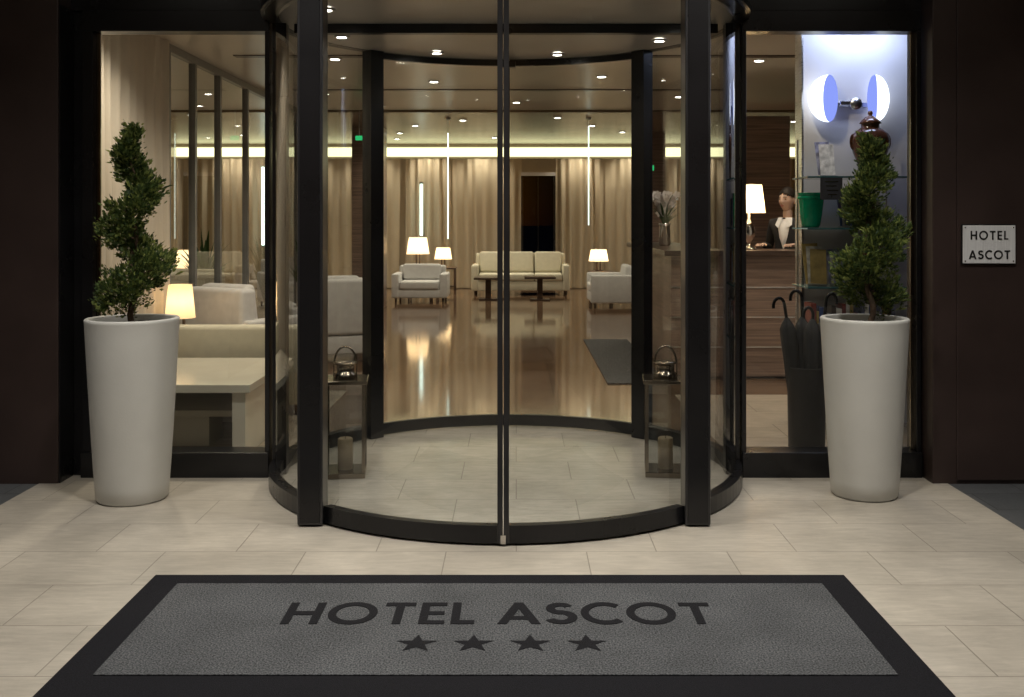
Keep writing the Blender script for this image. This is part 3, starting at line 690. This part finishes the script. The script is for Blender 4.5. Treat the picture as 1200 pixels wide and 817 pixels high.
# ------------------------------------------------------------ receptionist
def skinmesh(name,joints,edges,mat,parent,root=0,sub=2):
    me=bpy.data.meshes.new(name); me.from_pydata([j[0] for j in joints],edges,[]); me.materials.append(M[mat])
    o=bpy.data.objects.new(name,me); col.objects.link(o); o.parent=parent
    md=o.modifiers.new('skin','SKIN'); md.use_smooth_shade=True
    for i,j in enumerate(joints):
        sv=me.skin_vertices[0].data[i]; r=j[1]; sv.radius=r if isinstance(r,tuple) else (r,r); sv.use_root=(i==root)
    s=o.modifiers.new('sub','SUBSURF'); s.levels=sub; s.render_levels=sub
    return o
def person(x,y,rz):
    g=grp('receptionist',(x,y,0),rz); g.scale=(1.02,1.02,1.02)
    J=[((0,0,.95),(.15,.11)),((0,0,1.08),(.115,.09)),((0,-.005,1.24),(.135,.10)),((0,0,1.36),(.12,.08)),((0,.005,1.425),(.055,.05)),
       ((.145,.0,1.375),.055),((.20,.03,1.14),.043),((.15,-.2,1.17),.03),
       ((-.145,.0,1.375),.055),((-.20,.03,1.14),.043),((-.15,-.2,1.17),.03),
       ((.085,0,.84),.088),((.075,0,.5),.06),((-.085,0,.84),.088),((-.075,0,.5),.06)]
    skinmesh('jacket_and_skirt',J,[(0,1),(1,2),(2,3),(3,4),(3,5),(5,6),(6,7),(3,8),(8,9),(9,10),(0,11),(11,12),(0,13),(13,14)],'black_suit',g)
    for s in(-1,1):
        skinmesh('leg',[((s*.075,0,.55),.05),((s*.075,.02,.3),.052),((s*.075,.01,.09),.032),((s*.075,-.04,.04),.035),((s*.075,-.13,.025),.028)],[(0,1),(1,2),(2,3),(3,4)],'black_fab',g)
        hx,hy,hz=s*.15,-.2,1.17
        P=[((hx,hy+.02,hz),.024),((hx-s*.005,hy-.03,hz),(.034,.016)),((hx-s*.01,hy-.075,hz+.003),(.036,.014))]
        skinmesh('palm',P,[(0,1),(1,2)],'skin',g)
        for k,(o_,ln) in enumerate(((-.027,.062),(-.009,.072),(.009,.068),(.026,.052))):
            bx=hx-s*.01+o_
            skinmesh('finger',[((bx,hy-.07,hz+.004),.0088),((bx+o_*.1,hy-.07-ln*.5,hz+.006),.0082),((bx+o_*.15,hy-.07-ln*.8,hz-.004),.0075),((bx+o_*.15,hy-.07-ln,hz-.014),.0062)],[(0,1),(1,2),(2,3)],'skin',g,sub=1)
        skinmesh('thumb',[((hx-s*.02,hy-.02,hz),.011),((hx-s*.048,hy-.05,hz-.002),.0095),((hx-s*.055,hy-.08,hz-.008),.008)],[(0,1),(1,2)],'skin',g,sub=1)
    bm=bmesh.new(); rows=[]
    for (z,w,yy) in((1.415,.052,-.052),(1.38,.06,-.085),(1.32,.055,-.104),(1.24,.04,-.112),(1.17,.018,-.108),(1.12,.004,-.1)):
        rows.append([bm.verts.new((w*u,yy+.018*u*u,z)) for u in(-1,-.5,0,.5,1)])
    for a,b in zip(rows,rows[1:]):
        for i in range(4): bm.faces.new((a[i],b[i],b[i+1],a[i+1]))
    o=fin(bm,'blouse','blouse',g,smooth=True)
    for s in(-1,1):
        sheet('collar',[(s*.012,-.075,1.43),(s*.07,-.045,1.43),(s*.085,-.09,1.36),(s*.045,-.112,1.33)],'blouse',g)
    hd=grp('head',(0,0,1.42),R(-12)); hd.parent=g
    skinmesh('neck',[((0,.01,-.04),.05),((0,.005,.03),.047),((0,.01,.10),.05)],[(0,1),(1,2)],'skin',hd)
    bm=bmesh.new(); bmesh.ops.create_uvsphere(bm,u_segments=40,v_segments=30,radius=1)
    for v in bm.verts:
        X,Y,Z=v.co
        x=X*.073; y_=Y*.092; z=Z*.112
        if Z<-.1:
            f=(-Z-.1)/.9; x*=1-.42*f
            if Y>0: y_*=1-.5*f
            else: y_=y_*(1-.12*f)-.006*f
        front=max(0,-Y)
        nx=math.exp(-(x/.011)**2); nz=math.exp(-((z+.018)/.020)**2) if z<-.018 else math.exp(-((z+.018)/.038)**2)
        if front>.5: y_-=.026*nx*(nz if z>-.045 else nz*.4)
        for s in(-1,1):
            if front>.3: y_+=.010*math.exp(-((x-s*.032)/.016)**2-((z-.008)/.012)**2)
        if front>.4: y_-=.006*math.exp(-(x/.022)**2-((z+.055)/.010)**2)+.009*math.exp(-(x/.02)**2-((z+.095)/.015)**2)
        v.co=(x,y_,z+.175)
    fin(bm,'face','skin',hd,smooth=True)
    for s in(-1,1):
        lathe('eye',[(0,-.009),(.006,-.0065),(.009,0),(.006,.0065),(0,.009)],'eye',hd,(s*.030,-.073,.184),n=14)
        tube('eyebrow',[(s*.016,-.086,.202),(s*.03,-.085,.207),(s*.046,-.074,.203)],.0025,'hair',hd)
        bm=bmesh.new(); bmesh.ops.create_uvsphere(bm,u_segments=14,v_segments=10,radius=1)
        for v in bm.verts: v.co=Vector((s*.073+v.co.x*.009,.012+v.co.y*.017,.17+v.co.z*.03))
        fin(bm,'ear','skin',hd,smooth=True)
    tube('mouth',[(-.022,-.083,.121),(-.01,-.0945,.122),(0,-.096,.1205),(.01,-.0945,.122),(.022,-.083,.121)],[.002,.0042,.0046,.0042,.002],'lips',hd)
    bm=bmesh.new(); bmesh.ops.create_uvsphere(bm,u_segments=40,v_segments=30,radius=1)
    dl=[]
    for v in bm.verts:
        X,Y,Z=v.co
        if (Y<-.15 and Z<.42-.25*abs(X)) or (Z<-.45) or (Y<.1 and Z<-.05): dl.append(v)
        v.co=Vector((X*.084,Y*.102+.008,Z*.122+.182+.004*math.sin(X*30)))
    bmesh.ops.delete(bm,geom=dl,context='VERTS')
    o=fin(bm,'hair','hair',hd,smooth=True); sd=o.modifiers.new('s','SOLIDIFY'); sd.thickness=.008
    bm=bmesh.new(); bmesh.ops.create_uvsphere(bm,u_segments=20,v_segments=14,radius=1)
    for v in bm.verts: v.co=Vector((v.co.x*.042,.125+v.co.y*.035,.17+v.co.z*.042))
    fin(bm,'hair_bun','hair',hd,smooth=True)
    return g
person(2.66,10.05,R(-38))

# ------------------------------------------------------------ lights
IE=1.75
for (x,y,e) in ((-1.6,7.6,40),(1.6,8.0,30),(0,8.6,22),(-1.7,9.6,36),(.9,10.8,26),(-.9,11.2,26),(2.3,9.7,40),(3.2,8.6,40),(0,13.2,38),(-1.8,13.6,45),(2.4,14.2,45),(-4.6,10.5,60),(-4.6,14.5,60),(-4.8,18,70),
                (-1.6,16.2,55),(1.2,16.2,55),(-.4,18.6,90),(2.6,19,70),(-2.2,18.9,75),(4.2,15.5,40),(1.7,6.7,18),(-2.4,7.0,50)):  # the receptionist and left curtain ones are placed to brighten them
    downlight(x,y,2.95 if y<14.2 else 2.92,e*IE,size=140)
for x in(-5.8,-4.3,-3.0,-1.8,-.7,1.3,2.4,3.8): downlight(x,20.75,3.05,80,size=120)  # row added out of sight behind the fascia to brighten the back curtains
for (x,y) in ((.0,9.9),(-2.3,12.3),(2.0,12.6),(.6,14.9),(-.8,15.3),(1.8,17.4),(-2,17.6),(3.9,11.5),(-1.2,6.7)):
    downlight(x,y,2.95 if y<14.2 else 2.92,0,size=125)
CL=grp('canopy_lights'); CL.parent=H
for x,y,e in((-2.3,3.9,105),(-.9,3.9,185),(.9,3.9,185),(2.3,3.9,105),(-1.6,2.0,62),(1.6,2.0,62)):
    arc('trim_ring',x,y,.12,.14,0,360,cz-.02,cz-.001,'steel',CL,n=32); disc('lens',x,y,cz-.01,.12,'lamp_e',CL,n=32)
    spot('bulb',(x,y,cz-.06),e,(1,.945,.865),120,.95,.12,CL)

# ------------------------------------------------------------ world
w=bpy.data.worlds.new('World'); scene.world=w; w.use_nodes=True
n=w.node_tree.nodes; l=w.node_tree.links
bg=n['Background']; sk=n.new('ShaderNodeTexSky'); sk.sky_type='NISHITA'; sk.sun_disc=False; sk.sun_elevation=R(2); sk.sun_rotation=R(180)
l.new(sk.outputs[0],bg.inputs[0]); bg.inputs[1].default_value=.005

# ------------------------------------------------------------ camera
cam=bpy.data.cameras.new('camera'); co=bpy.data.objects.new('camera',cam); col.objects.link(co)
co.location=(0,0,1.45); co.rotation_euler=(R(90),0,0); cam.sensor_width=36; cam.lens=36
cam.shift_x=-5/1200; cam.shift_y=-152.5/1200; cam.clip_end=600; cam.clip_start=.05
scene.camera=co
scene.view_settings.view_transform='Standard'; scene.view_settings.look='None'; scene.view_settings.exposure=0
